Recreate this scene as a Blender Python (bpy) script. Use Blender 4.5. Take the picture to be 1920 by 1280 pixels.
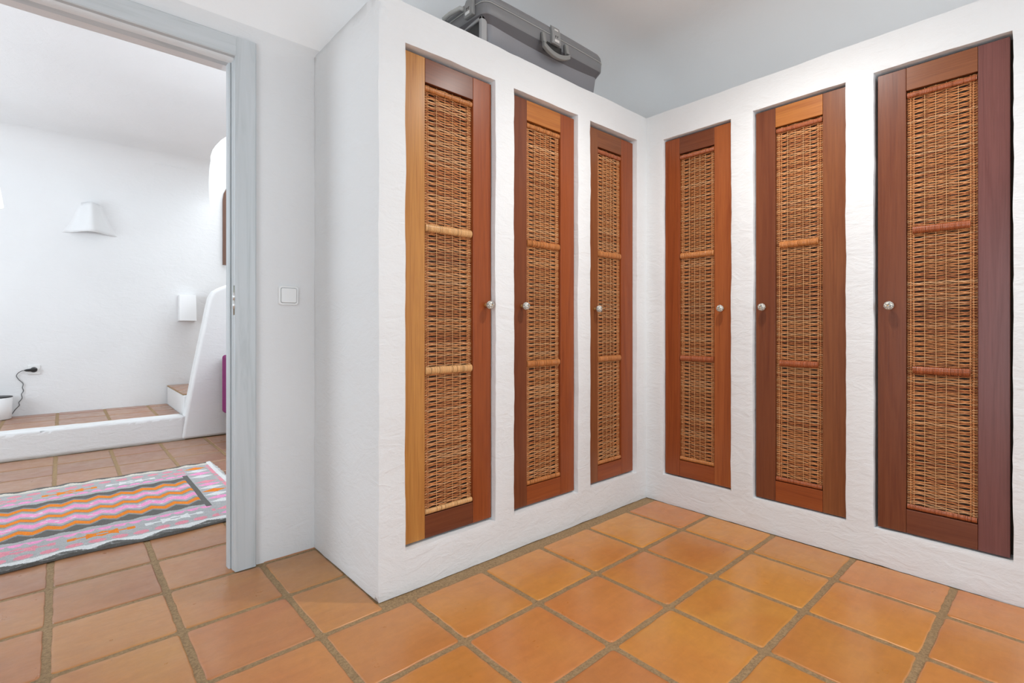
import bpy, bmesh, math, random
from math import sin, cos, pi, sqrt, atan, radians, hypot, floor
from mathutils import Vector, Matrix, noise

S = bpy.context.scene
for o in list(bpy.data.objects):
    bpy.data.objects.remove(o, do_unlink=True)
random.seed(7)

# ------------------------------------------------------------------ camera
cam_d = bpy.data.cameras.new('camera')
cam = bpy.data.objects.new('camera', cam_d)
S.collection.objects.link(cam)
S.camera = cam
cam_d.sensor_width = 36.0
cam_d.lens = 36.0 * 946.0 / 1920.0
cam_d.shift_y = -29.0 / 1920.0
cam_d.clip_start = 0.02
cam.location = (0.0, 0.0, 1.0)
YAW = math.degrees(math.atan(1060.0 / 946.0))      # view direction measured from +X
cam.rotation_euler = (radians(90), 0, radians(YAW - 90))

# ------------------------------------------------------------------ world, lights, exposure
S.view_settings.view_transform = 'Standard'
S.view_settings.look = 'None'
S.view_settings.exposure = -0.30
S.view_settings.gamma = 1.0
S.view_settings.use_curve_mapping = False
w = bpy.data.worlds.new('world')
S.world = w
w.use_nodes = True
bg = w.node_tree.nodes['Background']
bg.inputs['Color'].default_value = (0.80, 0.89, 1.0, 1)
bg.inputs['Strength'].default_value = 2.0


def area(name, loc, rot, sx, sy, power, col):
    d = bpy.data.lights.new(name, 'AREA')
    d.shape = 'RECTANGLE'
    d.size = sx
    d.size_y = sy
    d.energy = power
    d.color = col
    o = bpy.data.objects.new(name, d)
    o.location = loc
    o.rotation_euler = rot
    S.collection.objects.link(o)
    return o


P90 = pi / 2
# daylight through the balcony door behind the camera (faces +X)
area('daylight_balcony', (-1.87, 0.0, 1.05), (0, -P90 - 0.15, 0), 2.0, 1.7, 40, (0.77, 0.91, 1.0))
# fill light added in an unseen window in the wall behind (faces +Y)
area('window_fill', (1.0, -1.67, 1.5), (P90 + 0.15, 0, 0), 1.9, 1.3, 38, (0.78, 0.91, 1.0))
# next room: fill light in an added left window (faces +X) and the light well over the stairs
area('hall_fill_left', (-2.38, 4.3, 1.5), (0, -P90 - 0.5, 0), 1.6, 1.8, 78, (0.84, 0.93, 1.0))
area('daylight_stairwell', (2.0, 5.66, 4.35), (0, 0, 0), 1.6, 1.2, 70, (0.90, 0.96, 1.0))
# unseen fill light added on the solid wall right of the doorway (faces +Y)
area('hall_fill_right', (1.5, 2.44, 1.95), (P90 + 0.1, 0, 0), 1.3, 1.1, 64, (0.84, 0.93, 1.0))
# ceiling lamp bulb
bl = bpy.data.lights.new('ceiling_bulb', 'SPOT')
bl.energy = 85
bl.spot_size = radians(150)
bl.spot_blend = 1.0
bl.shadow_soft_size = 0.04
bl.color = (1.0, 0.99, 0.96)
blo = bpy.data.objects.new('ceiling_bulb', bl)
blo.location = (1.80, 0.78, 2.50)
S.collection.objects.link(blo)
# unseen fill point added under the lamp to brighten the ceiling
bu = bpy.data.lights.new('ceiling_fill', 'POINT')
bu.energy = 7
bu.shadow_soft_size = 0.05
bu.color = (1.0, 0.96, 0.90)
buo = bpy.data.objects.new('ceiling_fill', bu)
buo.location = (1.80, 0.78, 2.47)
S.collection.objects.link(buo)


# ------------------------------------------------------------------ helpers
class MB:
    def __init__(s):
        s.v, s.f, s.m, s.c, s.uv, s.sm = [], [], [], [], [], []

    def add(s, vs, fs, mat=0, col=(1, 1, 1), uvf=None, smooth=False):
        b = len(s.v)
        s.v.extend([tuple(p) for p in vs])
        for f in fs:
            s.f.append([b + i for i in f])
            s.m.append(mat)
            s.sm.append(smooth)
            c = col if not callable(col) else None
            for i in f:
                p = vs[i]
                s.c.append((c if c else col(p)))
                s.uv.append(uvf(p) if uvf else (p[0] + p[1], p[2]))
        return s

    def box(s, x0, y0, z0, x1, y1, z1, mat=0, col=(1, 1, 1), grain=None, off=0.0):
        vs = [(x0, y0, z0), (x1, y0, z0), (x1, y1, z0), (x0, y1, z0),
              (x0, y0, z1), (x1, y0, z1), (x1, y1, z1), (x0, y1, z1)]
        fs = [(0, 3, 2, 1), (4, 5, 6, 7), (0, 1, 5, 4), (1, 2, 6, 5), (2, 3, 7, 6), (3, 0, 4, 7)]
        uvf = None
        if grain == 'z':
            uvf = lambda p: (p[0] + p[1] + off, p[2] + off * 3)
        elif grain == 'x':
            uvf = lambda p: (p[2] + p[1] + off, p[0] + off * 3)
        s.add(vs, fs, mat, col, uvf)
        return s

    def tube(s, pts, r, n=8, mat=0, col=(1, 1, 1), caps=True, smooth=True):
        pts = [Vector(p) for p in pts]
        vs, fs = [], []
        N = len(pts)
        up = Vector((0, 0, 1))
        prev = None
        for i, p in enumerate(pts):
            t = (pts[min(i + 1, N - 1)] - pts[max(i - 1, 0)]).normalized()
            if prev is None:
                a = up if abs(t.z) < 0.9 else Vector((1, 0, 0))
                a = (a - t * a.dot(t)).normalized()
            else:
                a = (prev - t * prev.dot(t)).normalized()
            prev = a
            b = t.cross(a)
            rr = r[i] if isinstance(r, (list, tuple)) else r
            for k in range(n):
                g = 2 * pi * k / n
                vs.append(p + a * (cos(g) * rr) + b * (sin(g) * rr))
        for i in range(N - 1):
            for k in range(n):
                k2 = (k + 1) % n
                fs.append((i * n + k, i * n + k2, (i + 1) * n + k2, (i + 1) * n + k))
        if caps:
            fs.append(tuple(range(n))[::-1])
            fs.append(tuple((N - 1) * n + k for k in range(n)))
        s.add(vs, fs, mat, col, None, smooth)
        return s

    def loft(s, rings, mat=0, col=(1, 1, 1), caps=(True, True), smooth=True):
        n = len(rings[0])
        vs = [p for r in rings for p in r]
        fs = []
        for i in range(len(rings) - 1):
            for k in range(n):
                k2 = (k + 1) % n
                fs.append((i * n + k, i * n + k2, (i + 1) * n + k2, (i + 1) * n + k))
        if caps[0]:
            fs.append(tuple(range(n))[::-1])
        if caps[1]:
            fs.append(tuple((len(rings) - 1) * n + k for k in range(n)))
        s.add(vs, fs, mat, col, None, smooth)
        return s

    def lathe(s, prof, c, axis='z', n=24, mat=0, col=(1, 1, 1)):
        rings = []
        for r, h in prof:
            ring = []
            for k in range(n):
                g = 2 * pi * k / n
                a, b = r * cos(g), r * sin(g)
                if axis == 'z':
                    ring.append((c[0] + a, c[1] + b, c[2] + h))
                elif axis == 'y-':     # profile runs towards -Y
                    ring.append((c[0] + a, c[1] - h, c[2] + b))
                elif axis == 'y+':
                    ring.append((c[0] - a, c[1] + h, c[2] + b))
            rings.append(ring)
        s.loft(rings, mat, col)
        return s

    def build(s, name, mats, parent=None, bevel=0, seg=2, angle=40, smooth=None):
        me = bpy.data.meshes.new(name)
        me.from_pydata(s.v, [], s.f)
        if not isinstance(mats, (list, tuple)):
            mats = [mats]
        for m in mats:
            me.materials.append(m)
        me.polygons.foreach_set('material_index', s.m)
        me.polygons.foreach_set('use_smooth', [smooth if smooth is not None else a for a in s.sm])
        ca = me.color_attributes.new('tint', 'FLOAT_COLOR', 'CORNER')
        flat = []
        for c in s.c:
            flat.extend((c[0], c[1], c[2], 1.0))
        ca.data.foreach_set('color', flat)
        uv = me.uv_layers.new(name='uv')
        fl = []
        for a in s.uv:
            fl.extend(a)
        uv.data.foreach_set('uv', fl)
        me.update()
        o = bpy.data.objects.new(name, me)
        S.collection.objects.link(o)
        if parent:
            o.parent = parent
        if bevel:
            b = o.modifiers.new('bevel', 'BEVEL')
            b.width = bevel
            b.segments = seg
            b.limit_method = 'ANGLE'
            b.angle_limit = radians(angle)
            b.harden_normals = False
            for p in me.polygons:
                p.use_smooth = True
            if len(me.polygons) < 400:
                wn = o.modifiers.new('wn', 'WEIGHTED_NORMAL')
                wn.keep_sharp = True
        return o


def thing(name, label, cat, loc=(0, 0, 0), rz=0, group=None):
    o = bpy.data.objects.new(name, None)
    o.empty_display_size = 0.1
    S.collection.objects.link(o)
    o.location = loc
    o.rotation_euler = (0, 0, rz)
    return tag(o, label, cat, group)


def tag(o, label=None, cat=None, group=None, kind=None):
    if label: o['label'] = label
    if cat: o['category'] = cat
    if group: o['group'] = group
    if kind: o['kind'] = kind
    return o


def struct(o):
    o['kind'] = 'structure'
    return o


def N3(p, sc, amp, seed=0.0):
    q = Vector(p) * sc + Vector((seed, seed * 1.7, seed * 0.3))
    v = noise.noise_vector(q)
    return v * amp


# ------------------------------------------------------------------ materials
class Mat:
    def __init__(s, name):
        s.m = bpy.data.materials.new(name)
        s.m.use_nodes = True
        s.nt = s.m.node_tree
        s.b = s.nt.nodes['Principled BSDF']

    def n(s, t, **k):
        nd = s.nt.nodes.new(t)
        for a, b in k.items():
            if a.startswith('i_'):
                key = a[2:].replace('_', ' ')
                nd.inputs[key].default_value = b
            else:
                setattr(nd, a, b)
        return nd

    def l(s, a, b):
        s.nt.links.new(a, b)

    def set(s, **k):
        for a, b in k.items():
            s.b.inputs[a.replace('_', ' ')].default_value = b
        return s

    def ramp(s, fac, stops):
        r = s.n('ShaderNodeValToRGB')
        el = r.color_ramp.elements
        while len(el) < len(stops):
            el.new(0.5)
        for e, (p, c) in zip(el, stops):
            e.position = p
            e.color = (c[0], c[1], c[2], 1) if hasattr(c, '__len__') else (c, c, c, 1)
        s.l(fac, r.inputs['Fac'])
        return r.outputs['Color']

    def noise(s, vec, scale, detail=3, rough=0.5, dist=0.0):
        nd = s.n('ShaderNodeTexNoise')
        nd.inputs['Scale'].default_value = scale
        nd.inputs['Detail'].default_value = detail
        nd.inputs['Roughness'].default_value = rough
        nd.inputs['Distortion'].default_value = dist
        if vec is not None:
            s.l(vec, nd.inputs['Vector'])
        return nd.outputs['Fac']

    def mul(s, a, b, fac=1.0, mode='MULTIPLY'):
        mx = s.n('ShaderNodeMix', data_type='RGBA', blend_type=mode)
        mx.inputs[0].default_value = fac
        for q, i in ((a, 6), (b, 7)):
            if hasattr(q, 'is_output'):
                s.l(q, mx.inputs[i])
            else:
                mx.inputs[i].default_value = (*q, 1)
        return mx.outputs[2]

    def bump(s, h, dist, strength=1.0, nrm=None):
        b = s.n('ShaderNodeBump')
        b.inputs['Distance'].default_value = dist
        b.inputs['Strength'].default_value = strength
        s.l(h, b.inputs['Height'])
        if nrm is not None:
            s.l(nrm, b.inputs['Normal'])
        return b.outputs['Normal']


def simple(name, col, rough=0.5, metal=0.0, **k):
    m = Mat(name)
    m.set(Base_Color=(*col, 1), Roughness=rough, Metallic=metal)
    for a, b in k.items():
        m.b.inputs[a.replace('_', ' ')].default_value = b
    return m.m


def plaster(name, col, strength=1.0):
    m = Mat(name)
    g = m.n('ShaderNodeNewGeometry').outputs['Position']
    big = m.noise(g, 1.3, 2)
    c = m.mul(m.ramp(big, [(0.3, [x * 0.97 for x in col]), (0.7, [min(1, x * 1.02) for x in col])]), (1, 1, 1), 0)
    m.l(c, m.b.inputs['Base Color'])
    m.set(Roughness=0.75)
    m.b.inputs['Specular IOR Level'].default_value = 0.25
    mp = m.n('ShaderNodeMapping')
    mp.inputs['Scale'].default_value = (1.0, 1.0, 2.2)
    m.l(g, mp.inputs['Vector'])
    n1 = m.noise(mp.outputs['Vector'], 9, 3, 0.55, 1.2)
    n2 = m.noise(mp.outputs['Vector'], 38, 3, 0.6, 0.8)
    n3 = m.noise(g, 240, 2)
    b = m.bump(n1, 0.012 * strength, 0.8)
    b = m.bump(n2, 0.0035 * strength, 0.8, b)
    b = m.bump(n3, 0.0006, 0.6, b)
    m.l(b, m.b.inputs['Normal'])
    return m.m


M = {}
M['plaster'] = plaster('white_plaster', (0.75, 0.75, 0.745), 0.36)
M['plaster_smooth'] = plaster('smooth_white_plaster', (0.785, 0.785, 0.785), 0.28)
M['ceiling'] = plaster('ceiling_plaster', (0.88, 0.875, 0.87), 0.12)
M['plaster_fine'] = plaster('fine_white_plaster', (0.755, 0.755, 0.755), 0.3)


def terracotta():
    m = Mat('terracotta_tile')
    at = m.n('ShaderNodeAttribute', attribute_name='tint').outputs['Color']
    g = m.n('ShaderNodeNewGeometry').outputs['Position']
    patch = m.ramp(m.noise(g, 3.1, 3, 0.5, 0.6), [(0.32, (0.95, 0.88, 0.88)), (0.5, (1, 1, 1)), (0.70, (1.03, 1.08, 1.0))])
    fine = m.ramp(m.noise(g, 26, 5, 0.65, 0.5), [(0.3, 0.93), (0.7, 1.05)])
    mp = m.n('ShaderNodeMapping')
    mp.inputs['Scale'].default_value = (1, 6, 1)
    mp.inputs['Rotation'].default_value = (0, 0, 0.3)
    m.l(g, mp.inputs['Vector'])
    smear = m.ramp(m.noise(mp.outputs['Vector'], 5, 4, 0.6, 0.8), [(0.3, 0.95), (0.7, 1.05)])
    pit = m.ramp(m.noise(g, 60, 2, 0.5), [(0.17, (0.62, 0.55, 0.55)), (0.25, (1, 1, 1))])
    c = m.mul(m.mul(m.mul(m.mul(at, patch), fine), smear), pit)
    m.l(c, m.b.inputs['Base Color'])
    r = m.ramp(m.noise(g, 12, 4, 0.6), [(0.3, 0.27), (0.7, 0.44)])
    m.l(r, m.b.inputs['Roughness'])
    m.b.inputs['Specular IOR Level'].default_value = 0.5
    m.set(Coat_Weight=0.30, Coat_Roughness=0.2)
    b = m.bump(m.noise(g, 7, 2), 0.004, 0.6)
    b = m.bump(m.noise(g, 45, 4, 0.6), 0.0012, 0.6, b)
    m.l(b, m.b.inputs['Normal'])
    return m.m


def grout():
    m = Mat('brown_grout')
    g = m.n('ShaderNodeNewGeometry').outputs['Position']
    c = m.ramp(m.noise(g, 130, 4, 0.7), [(0.3, (0.19, 0.115, 0.050)), (0.7, (0.42, 0.275, 0.135))])
    m.l(c, m.b.inputs['Base Color'])
    m.set(Roughness=0.7)
    m.l(m.bump(m.noise(g, 220, 3, 0.7), 0.0015, 0.8), m.b.inputs['Normal'])
    return m.m


def wood():
    m = Mat('door_wood')
    at = m.n('ShaderNodeAttribute', attribute_name='tint').outputs['Color']
    uv = m.n('ShaderNodeUVMap', uv_map='uv').outputs['UV']
    mp = m.n('ShaderNodeMapping')
    mp.inputs['Scale'].default_value = (22, 1.1, 1)
    m.l(uv, mp.inputs['Vector'])
    v = mp.outputs['Vector']
    g1 = m.ramp(m.noise(v, 1.0, 4, 0.6, 1.6), [(0.25, (0.80, 0.70, 0.66)), (0.5, (1, 1, 1)), (0.8, (1.15, 1.2, 1.15))])
    mp2 = m.n('ShaderNodeMapping')
    mp2.inputs['Scale'].default_value = (170, 4.0, 1)
    m.l(uv, mp2.inputs['Vector'])
    pores = m.noise(mp2.outputs['Vector'], 1.0, 3, 0.6, 0.3)
    g2 = m.ramp(pores, [(0.3, (0.84, 0.80, 0.78)), (0.55, (1.02, 1.02, 1.02))])
    c = m.mul(m.mul(at, g1), g2)
    m.l(c, m.b.inputs['Base Color'])
    m.set(Roughness=0.36, Coat_Weight=0.16, Coat_Roughness=0.25)
    m.b.inputs['Specular IOR Level'].default_value = 0.32
    m.l(m.bump(pores, 0.0004, 0.6), m.b.inputs['Normal'])
    return m.m


def tinted(name, rough, spec=0.5, bumpsc=0, bd=0.0):
    m = Mat(name)
    at = m.n('ShaderNodeAttribute', attribute_name='tint').outputs['Color']
    m.l(at, m.b.inputs['Base Color'])
    m.set(Roughness=rough)
    m.b.inputs['Specular IOR Level'].default_value = spec
    if bumpsc:
        g = m.n('ShaderNodeNewGeometry').outputs['Position']
        m.l(m.bump(m.noise(g, bumpsc, 3, 0.6), bd), m.b.inputs['Normal'])
    return m.m


def painted(sc=(26, 26, 1.6)):
    m = Mat('washed_grey_blue_paint')
    g = m.n('ShaderNodeNewGeometry').outputs['Position']
    mp = m.n('ShaderNodeMapping')
    mp.inputs['Scale'].default_value = sc
    m.l(g, mp.inputs['Vector'])
    c = m.ramp(m.noise(mp.outputs['Vector'], 1, 4, 0.6, 1.0), [(0.25, (0.44, 0.48, 0.49)), (0.5, (0.55, 0.585, 0.60)), (0.8, (0.60, 0.63, 0.65))])
    m.l(c, m.b.inputs['Base Color'])
    m.set(Roughness=0.42)
    return m.m


def knobmat():
    m = Mat('knob_ceramic')
    tc = m.n('ShaderNodeTexCoord').outputs['Object']
    vo = m.n('ShaderNodeTexVoronoi', feature='DISTANCE_TO_EDGE')
    vo.inputs['Scale'].default_value = 135
    m.l(tc, vo.inputs['Vector'])
    c = m.ramp(vo.outputs['Distance'], [(0.05, (0.17, 0.17, 0.17)), (0.17, (0.74, 0.71, 0.62))])
    m.l(c, m.b.inputs['Base Color'])
    m.set(Roughness=0.25)
    return m.m


def rugmat():
    m = Mat('woven_rug')
    at = m.n('ShaderNodeAttribute', attribute_name='tint').outputs['Color']
    g = m.n('ShaderNodeNewGeometry').outputs['Position']
    mp = m.n('ShaderNodeMapping')
    mp.inputs['Scale'].default_value = (320, 110, 100)
    m.l(g, mp.inputs['Vector'])
    nn = m.noise(mp.outputs['Vector'], 1, 3, 0.7)
    mot = m.ramp(m.noise(g, 45, 4, 0.7), [(0.3, 0.88), (0.7, 1.06)])
    c = m.mul(m.mul(at, m.ramp(nn, [(0.3, 0.80), (0.7, 1.1)])), mot)
    m.l(c, m.b.inputs['Base Color'])
    m.set(Roughness=0.95)
    m.b.inputs['Specular IOR Level'].default_value = 0.1
    m.l(m.bump(nn, 0.003, 0.7), m.b.inputs['Normal'])
    return m.m


def shell():
    m = Mat('grey_plastic_shell')
    at = m.n('ShaderNodeAttribute', attribute_name='tint').outputs['Color']
    tc = m.n('ShaderNodeTexCoord').outputs['Object']
    m.l(at, m.b.inputs['Base Color'])
    m.set(Roughness=0.42)
    m.l(m.bump(m.noise(tc, 500, 2), 0.0003, 0.6), m.b.inputs['Normal'])
    return m.m


M['tile'] = terracotta()
M['grout'] = grout()
M['wood'] = wood()
M['wicker'] = tinted('wicker_strands', 0.5, 0.4)
M['rattan'] = tinted('rattan_wrap', 0.32, 0.5)
M['backing'] = simple('dark_backing', (0.060, 0.034, 0.018), 0.8)
M['paint'] = painted()
M['paint_h'] = painted((1.6, 26, 26))
M['knob'] = knobmat()
M['brass'] = simple('old_brass', (0.55, 0.33, 0.12), 0.35, 0.8)
M['rug'] = rugmat()
M['shell'] = shell()
M['chrome'] = simple('satin_metal', (0.75, 0.75, 0.74), 0.28, 0.6)
M['hinge'] = simple('hinge_metal', (0.50, 0.55, 0.50), 0.3, 0.9)
M['black'] = simple('black_plastic', (0.012, 0.012, 0.012), 0.4)
M['darkmark'] = simple('dark_print', (0.05, 0.05, 0.05), 0.5)
M['switch'] = simple('white_switch_plastic', (0.80, 0.80, 0.79), 0.3)
M['gap'] = simple('shadow_gap_grey', (0.10, 0.10, 0.10), 0.6)
M['whitelac'] = simple('white_lacquer', (0.82, 0.82, 0.82), 0.3)
M['magenta'] = simple('magenta_fabric', (0.20, 0.010, 0.11), 0.85)
M['darkmetal'] = simple('dark_metal', (0.05, 0.05, 0.05), 0.4, 0.8)
M['brownwood'] = simple('brown_frame_wood', (0.13, 0.055, 0.03), 0.5)
M['mirror'] = simple('mirror_glass', (0.8, 0.82, 0.82), 0.05, 1.0)
M['cable'] = simple('grey_cable', (0.14, 0.14, 0.14), 0.5)
ml = Mat('lit_lamp_shade')
ml.set(Base_Color=(0.85, 0.85, 0.85, 1), Roughness=0.5)
ml.b.inputs['Emission Color'].default_value = (1, 1, 0.98, 1)
ml.b.inputs['Emission Strength'].default_value = 0.6
M['lampshade'] = ml.m
mb_ = Mat('lit_bulb')
mb_.b.inputs['Emission Color'].default_value = (1, 0.93, 0.84, 1)
mb_.b.inputs['Emission Strength'].default_value = 12
M['bulb'] = mb_.m

# ------------------------------------------------------------------ dimensions (metres)
YA, YD, YF = 1.677, 2.297, 2.415           # front of left wardrobe, doorway wall, its far face
XA, XB, XR = 0.853, 2.548, 3.17            # left end of left wardrobe, front of right wardrobe, right wall
HT = 2.213                                 # top of the masonry wardrobes
X0, Y0 = -1.80, -1.60                      # walls behind the camera
YP, YW = 5.235, 6.29                       # front of raised platform, far wall of next room
XH = -2.30                                 # left wall of next room
ZP = 0.198
ZC1, ZC2 = 2.75, 2.68                      # ceilings
DX0, DX1, DZ = -0.37, 0.511, 2.083         # doorway opening


# ------------------------------------------------------------------ floor with real tiles
def tile_outline(x0, y0, x1, y1, rng, r=0.012, wob=0.0016):
    P = []
    cs = [(x1 - r, y0 + r, -pi / 2), (x1 - r, y1 - r, 0), (x0 + r, y1 - r, pi / 2), (x0 + r, y0 + r, pi)]
    for cx, cy, a0 in cs:
        for k in range(4):
            a = a0 + k * pi / 6
            P.append((cx + r * cos(a), cy + r * sin(a)))
    out = []
    for i, p in enumerate(P):
        out.append(p)
        if i % 4 == 3:
            q = P[(i + 1) % len(P)]
            for k in range(1, 8):
                t = k / 8
                out.append((p[0] + (q[0] - p[0]) * t + rng.uniform(-wob, wob), p[1] + (q[1] - p[1]) * t + rng.uniform(-wob, wob)))
    return out


TILE_COL = [(0.56, 0.225, 0.047), (0.545, 0.215, 0.048), (0.57, 0.235, 0.046), (0.535, 0.200, 0.052), (0.58, 0.245, 0.046), (0.545, 0.212, 0.054)]
TILE_HALL_SHEEN = [(0.35, 0.175, 0.100), (0.32, 0.150, 0.088), (0.37, 0.175, 0.090), (0.33, 0.165, 0.098)]  # cool light and sheen of the hall put into the tile colour


def add_tile(mb, x0, y0, x1, y1, z, rng, th=0.004, pal=None):
    o = tile_outline(x0, y0, x1, y1, rng)
    cx, cy = (x0 + x1) / 2, (y0 + y1) / 2
    c = rng.choice(pal or TILE_COL)
    k = rng.uniform(0.94, 1.06)
    c = tuple(a * k for a in c)
    tx, ty = rng.uniform(-0.002, 0.002), rng.uniform(-0.002, 0.002)

    def ring(ins, zz):
        out = []
        for x, y in o:
            sx = (abs(x1 - x0) / 2 - ins) / (abs(x1 - x0) / 2)
            sy = (abs(y1 - y0) / 2 - ins) / (abs(y1 - y0) / 2)
            X, Y = cx + (x - cx) * sx, cy + (y - cy) * sy
            out.append((X, Y, zz + (X - cx) * tx + (Y - cy) * ty))
        return out
    mb.loft([ring(0, z - th), ring(0.0012, z - 0.0010), ring(0.005, z), ring(0.012, z + 0.0003)], 1, c, (False, True), True)


PX, OX, PY, OY, GR = 0.330, -0.035, 0.328, 0.313, 0.0215
rng = random.Random(3)
fl = MB()
fl.box(X0 - 0.15, Y0 - 0.15, -0.12, XR + 0.15, YF, -0.003, 0)
fl.box(XH - 0.15, YF, -0.12, XR + 0.15, YW + 0.15, -0.003, 0)
for i in range(-8, 11):
    for j in range(-7, 19):
        x0, x1 = OX + i * PX + GR / 2, OX + (i + 1) * PX - GR / 2
        y0, y1 = OY + j * PY + GR / 2, OY + (j + 1) * PY - GR / 2
        cx, cy = (x0 + x1) / 2, (y0 + y1) / 2
        if cy < YD and (x0 < X0 - 0.05 or y0 < Y0 - 0.3):
            continue
        if cx < XH or y0 > YP:
            continue
        # parts of the tile that would lie under a wall or masonry are cut off there
        if x0 > XB or (x0 > XA - 0.02 and y0 > YA and y1 < YF):
            continue
        if y0 < YD < y1 and not (DX0 - 0.1 < cx < DX1 - 0.02):
            y1 = YD - 0.004 if y0 < YD - 0.05 else y1
        if y1 > YP: y1 = YP - 0.002
        if x1 > XB and cy < YD: x1 = XB - 0.003
        if y1 > YA and x0 > XA and cy < YA: y1 = YA - 0.004
        if x1 > XA and YA < cy < YD: x1 = XA - 0.004
        if x1 - x0 < 0.05 or y1 - y0 < 0.05:
            continue
        # tile tints shift towards the next room, its cool light put into their colour
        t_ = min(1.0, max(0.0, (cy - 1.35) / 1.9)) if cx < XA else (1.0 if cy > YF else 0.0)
        pal = [tuple(p * (1 - t_) + q * t_ for p, q in zip(ca_, cb_)) for ca_, cb_ in zip(TILE_COL, TILE_HALL_SHEEN + TILE_HALL_SHEEN[:2])]
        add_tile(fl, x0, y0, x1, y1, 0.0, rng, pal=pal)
struct(fl.build('floor', [M['grout'], M['tile']]))


# ------------------------------------------------------------------ walls
def grid_panel(mb, mapf, us, vs, openings, depth, seed, amp=0.0022, mat=0, fade=None, border=True):
    """plaster face as a fine grid with openings; reveals run back by depth. mapf(u, v, w) -> xyz"""
    def fine(vals, step=0.03):
        out = [vals[0]]
        for a, b in zip(vals, vals[1:]):
            n = max(1, int(round((b - a) / step)))
            for k in range(1, n + 1):
                out.append(a + (b - a) * k / n)
        return out
    ub, vb = set(us), set(vs)
    for (a, b, c, d) in openings:
        ub |= {a, b}
        vb |= {c, d}
    U, V = fine(sorted(ub)), fine(sorted(vb))
    idx = {}
    verts, faces = [], []

    def inside(u, v):
        return any(a < u < b and c < v < d for a, b, c, d in openings)

    def vert(i, j, layer):
        key = (i, j, layer)
        if key not in idx:
            wv = [0, depth * 0.5, depth][layer]
            u, v = U[i], V[j]
            p = Vector(mapf(u, v, wv))
            k = fade(u, v) if fade else 1.0
            p += N3(p, 5.0, amp * 1.3 * k, seed) + N3(p, 19.0, amp * 0.75 * k, seed + 5)
            idx[key] = len(verts)
            verts.append(p)
        return idx[key]
    nu, nv = len(U), len(V)
    full = {}
    for i in range(nu - 1):
        for j in range(nv - 1):
            full[(i, j)] = not inside((U[i] + U[i + 1]) / 2, (V[j] + V[j + 1]) / 2)
    for i in range(nu - 1):
        for j in range(nv - 1):
            if full[(i, j)]:
                faces.append((vert(i, j, 0), vert(i + 1, j, 0), vert(i + 1, j + 1, 0), vert(i, j + 1, 0)))
                for (di, dj, a, b) in ((0, -1, (i, j), (i + 1, j)), (1, 0, (i + 1, j), (i + 1, j + 1)),
                                       (0, 1, (i + 1, j + 1), (i, j + 1)), (-1, 0, (i, j + 1), (i, j))):
                    nb = (i + di, j + dj)
                    if not full.get(nb, not border):
                        for L in (0, 1):
                            faces.append((vert(*b, L), vert(*a, L), vert(*a, L + 1), vert(*b, L + 1)))
    mb.add(verts, faces, mat, (1, 1, 1), None, True)


# doorway wall (visible face at YD)
wb = MB()
grid_panel(wb, lambda u, v, w_: (u, YD + w_, v), [X0 - 0.1, XR], [0, ZC1 - 0.50], [(DX0 - 0.014, DX1 + 0.014, -1, DZ + 0.002)], YF - YD, 11, 0.0018, 0, lambda u, v: min(1.0, (ZC1 - 0.50 - v) / 0.2), False)
wb.box(X0 - 0.1, YF - 0.004, -0.02, DX0 - 0.014, YF, ZC1 + 0.05)
wb.box(DX1 + 0.014, YF - 0.004, -0.02, XR, YF, ZC1 + 0.05)
wb.box(DX0 - 0.014, YF - 0.004, DZ + 0.003, DX1 + 0.014, YF, ZC1 + 0.05)
wb.box(X0 - 0.1, YD + 0.012, ZC1 - 0.50, XR, YF - 0.006, ZC1 + 0.1)
struct(wb.build('wall_back', M['plaster_fine']))
wr = MB()
wr.box(XR, Y0 - 0.1, 0, XR + 0.12, YF, ZC1 + 0.05)
struct(wr.build('wall_right', M['plaster']))
# wall behind the camera with balcony door, and wall with the added fill window
wl = MB()
wl.box(X0 - 0.12, Y0 - 0.12, 0, X0, -0.85, ZC1)
wl.box(X0 - 0.12, 0.85, 0, X0, YF, ZC1)
wl.box(X0 - 0.12, -0.85, 2.1, X0, 0.85, ZC1)
struct(wl.build('wall_left', M['plaster_smooth']))
wf = MB()
wf.box(X0, Y0 - 0.12, 0, 0.05, Y0, ZC1)
wf.box(1.95, Y0 - 0.12, 0, XR, Y0, ZC1)
wf.box(0.05, Y0 - 0.12, 0, 1.95, Y0, 0.85)
wf.box(0.05, Y0 - 0.12, 2.15, 1.95, Y0, ZC1)
struct(wf.build('wall_front', M['plaster_smooth']))
fr = MB()
for a, b in ((-0.85, -0.79), (-0.03, 0.03), (0.79, 0.85)):
    fr.box(X0 - 0.06, a, 0, X0 - 0.01, b, 2.1)
fr.box(X0 - 0.06, -0.85, 2.04, X0 - 0.01, 0.85, 2.1)
fr.box(X0 - 0.06, -0.85, 0, X0 - 0.01, 0.85, 0.07)
struct(fr.build('door_2', M['paint']))
fr = MB()
for a, b in ((0.05, 0.10), (0.975, 1.025), (1.90, 1.95)):
    fr.box(a, Y0 - 0.06, 0.85, b, Y0 - 0.01, 2.15)
fr.box(0.05, Y0 - 0.06, 2.10, 1.95, Y0 - 0.01, 2.15)
fr.box(0.05, Y0 - 0.06, 0.85, 1.95, Y0 - 0.01, 0.90)
struct(fr.build('added_window_1', M['paint']))  # unseen window, added to hold the fill light

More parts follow.
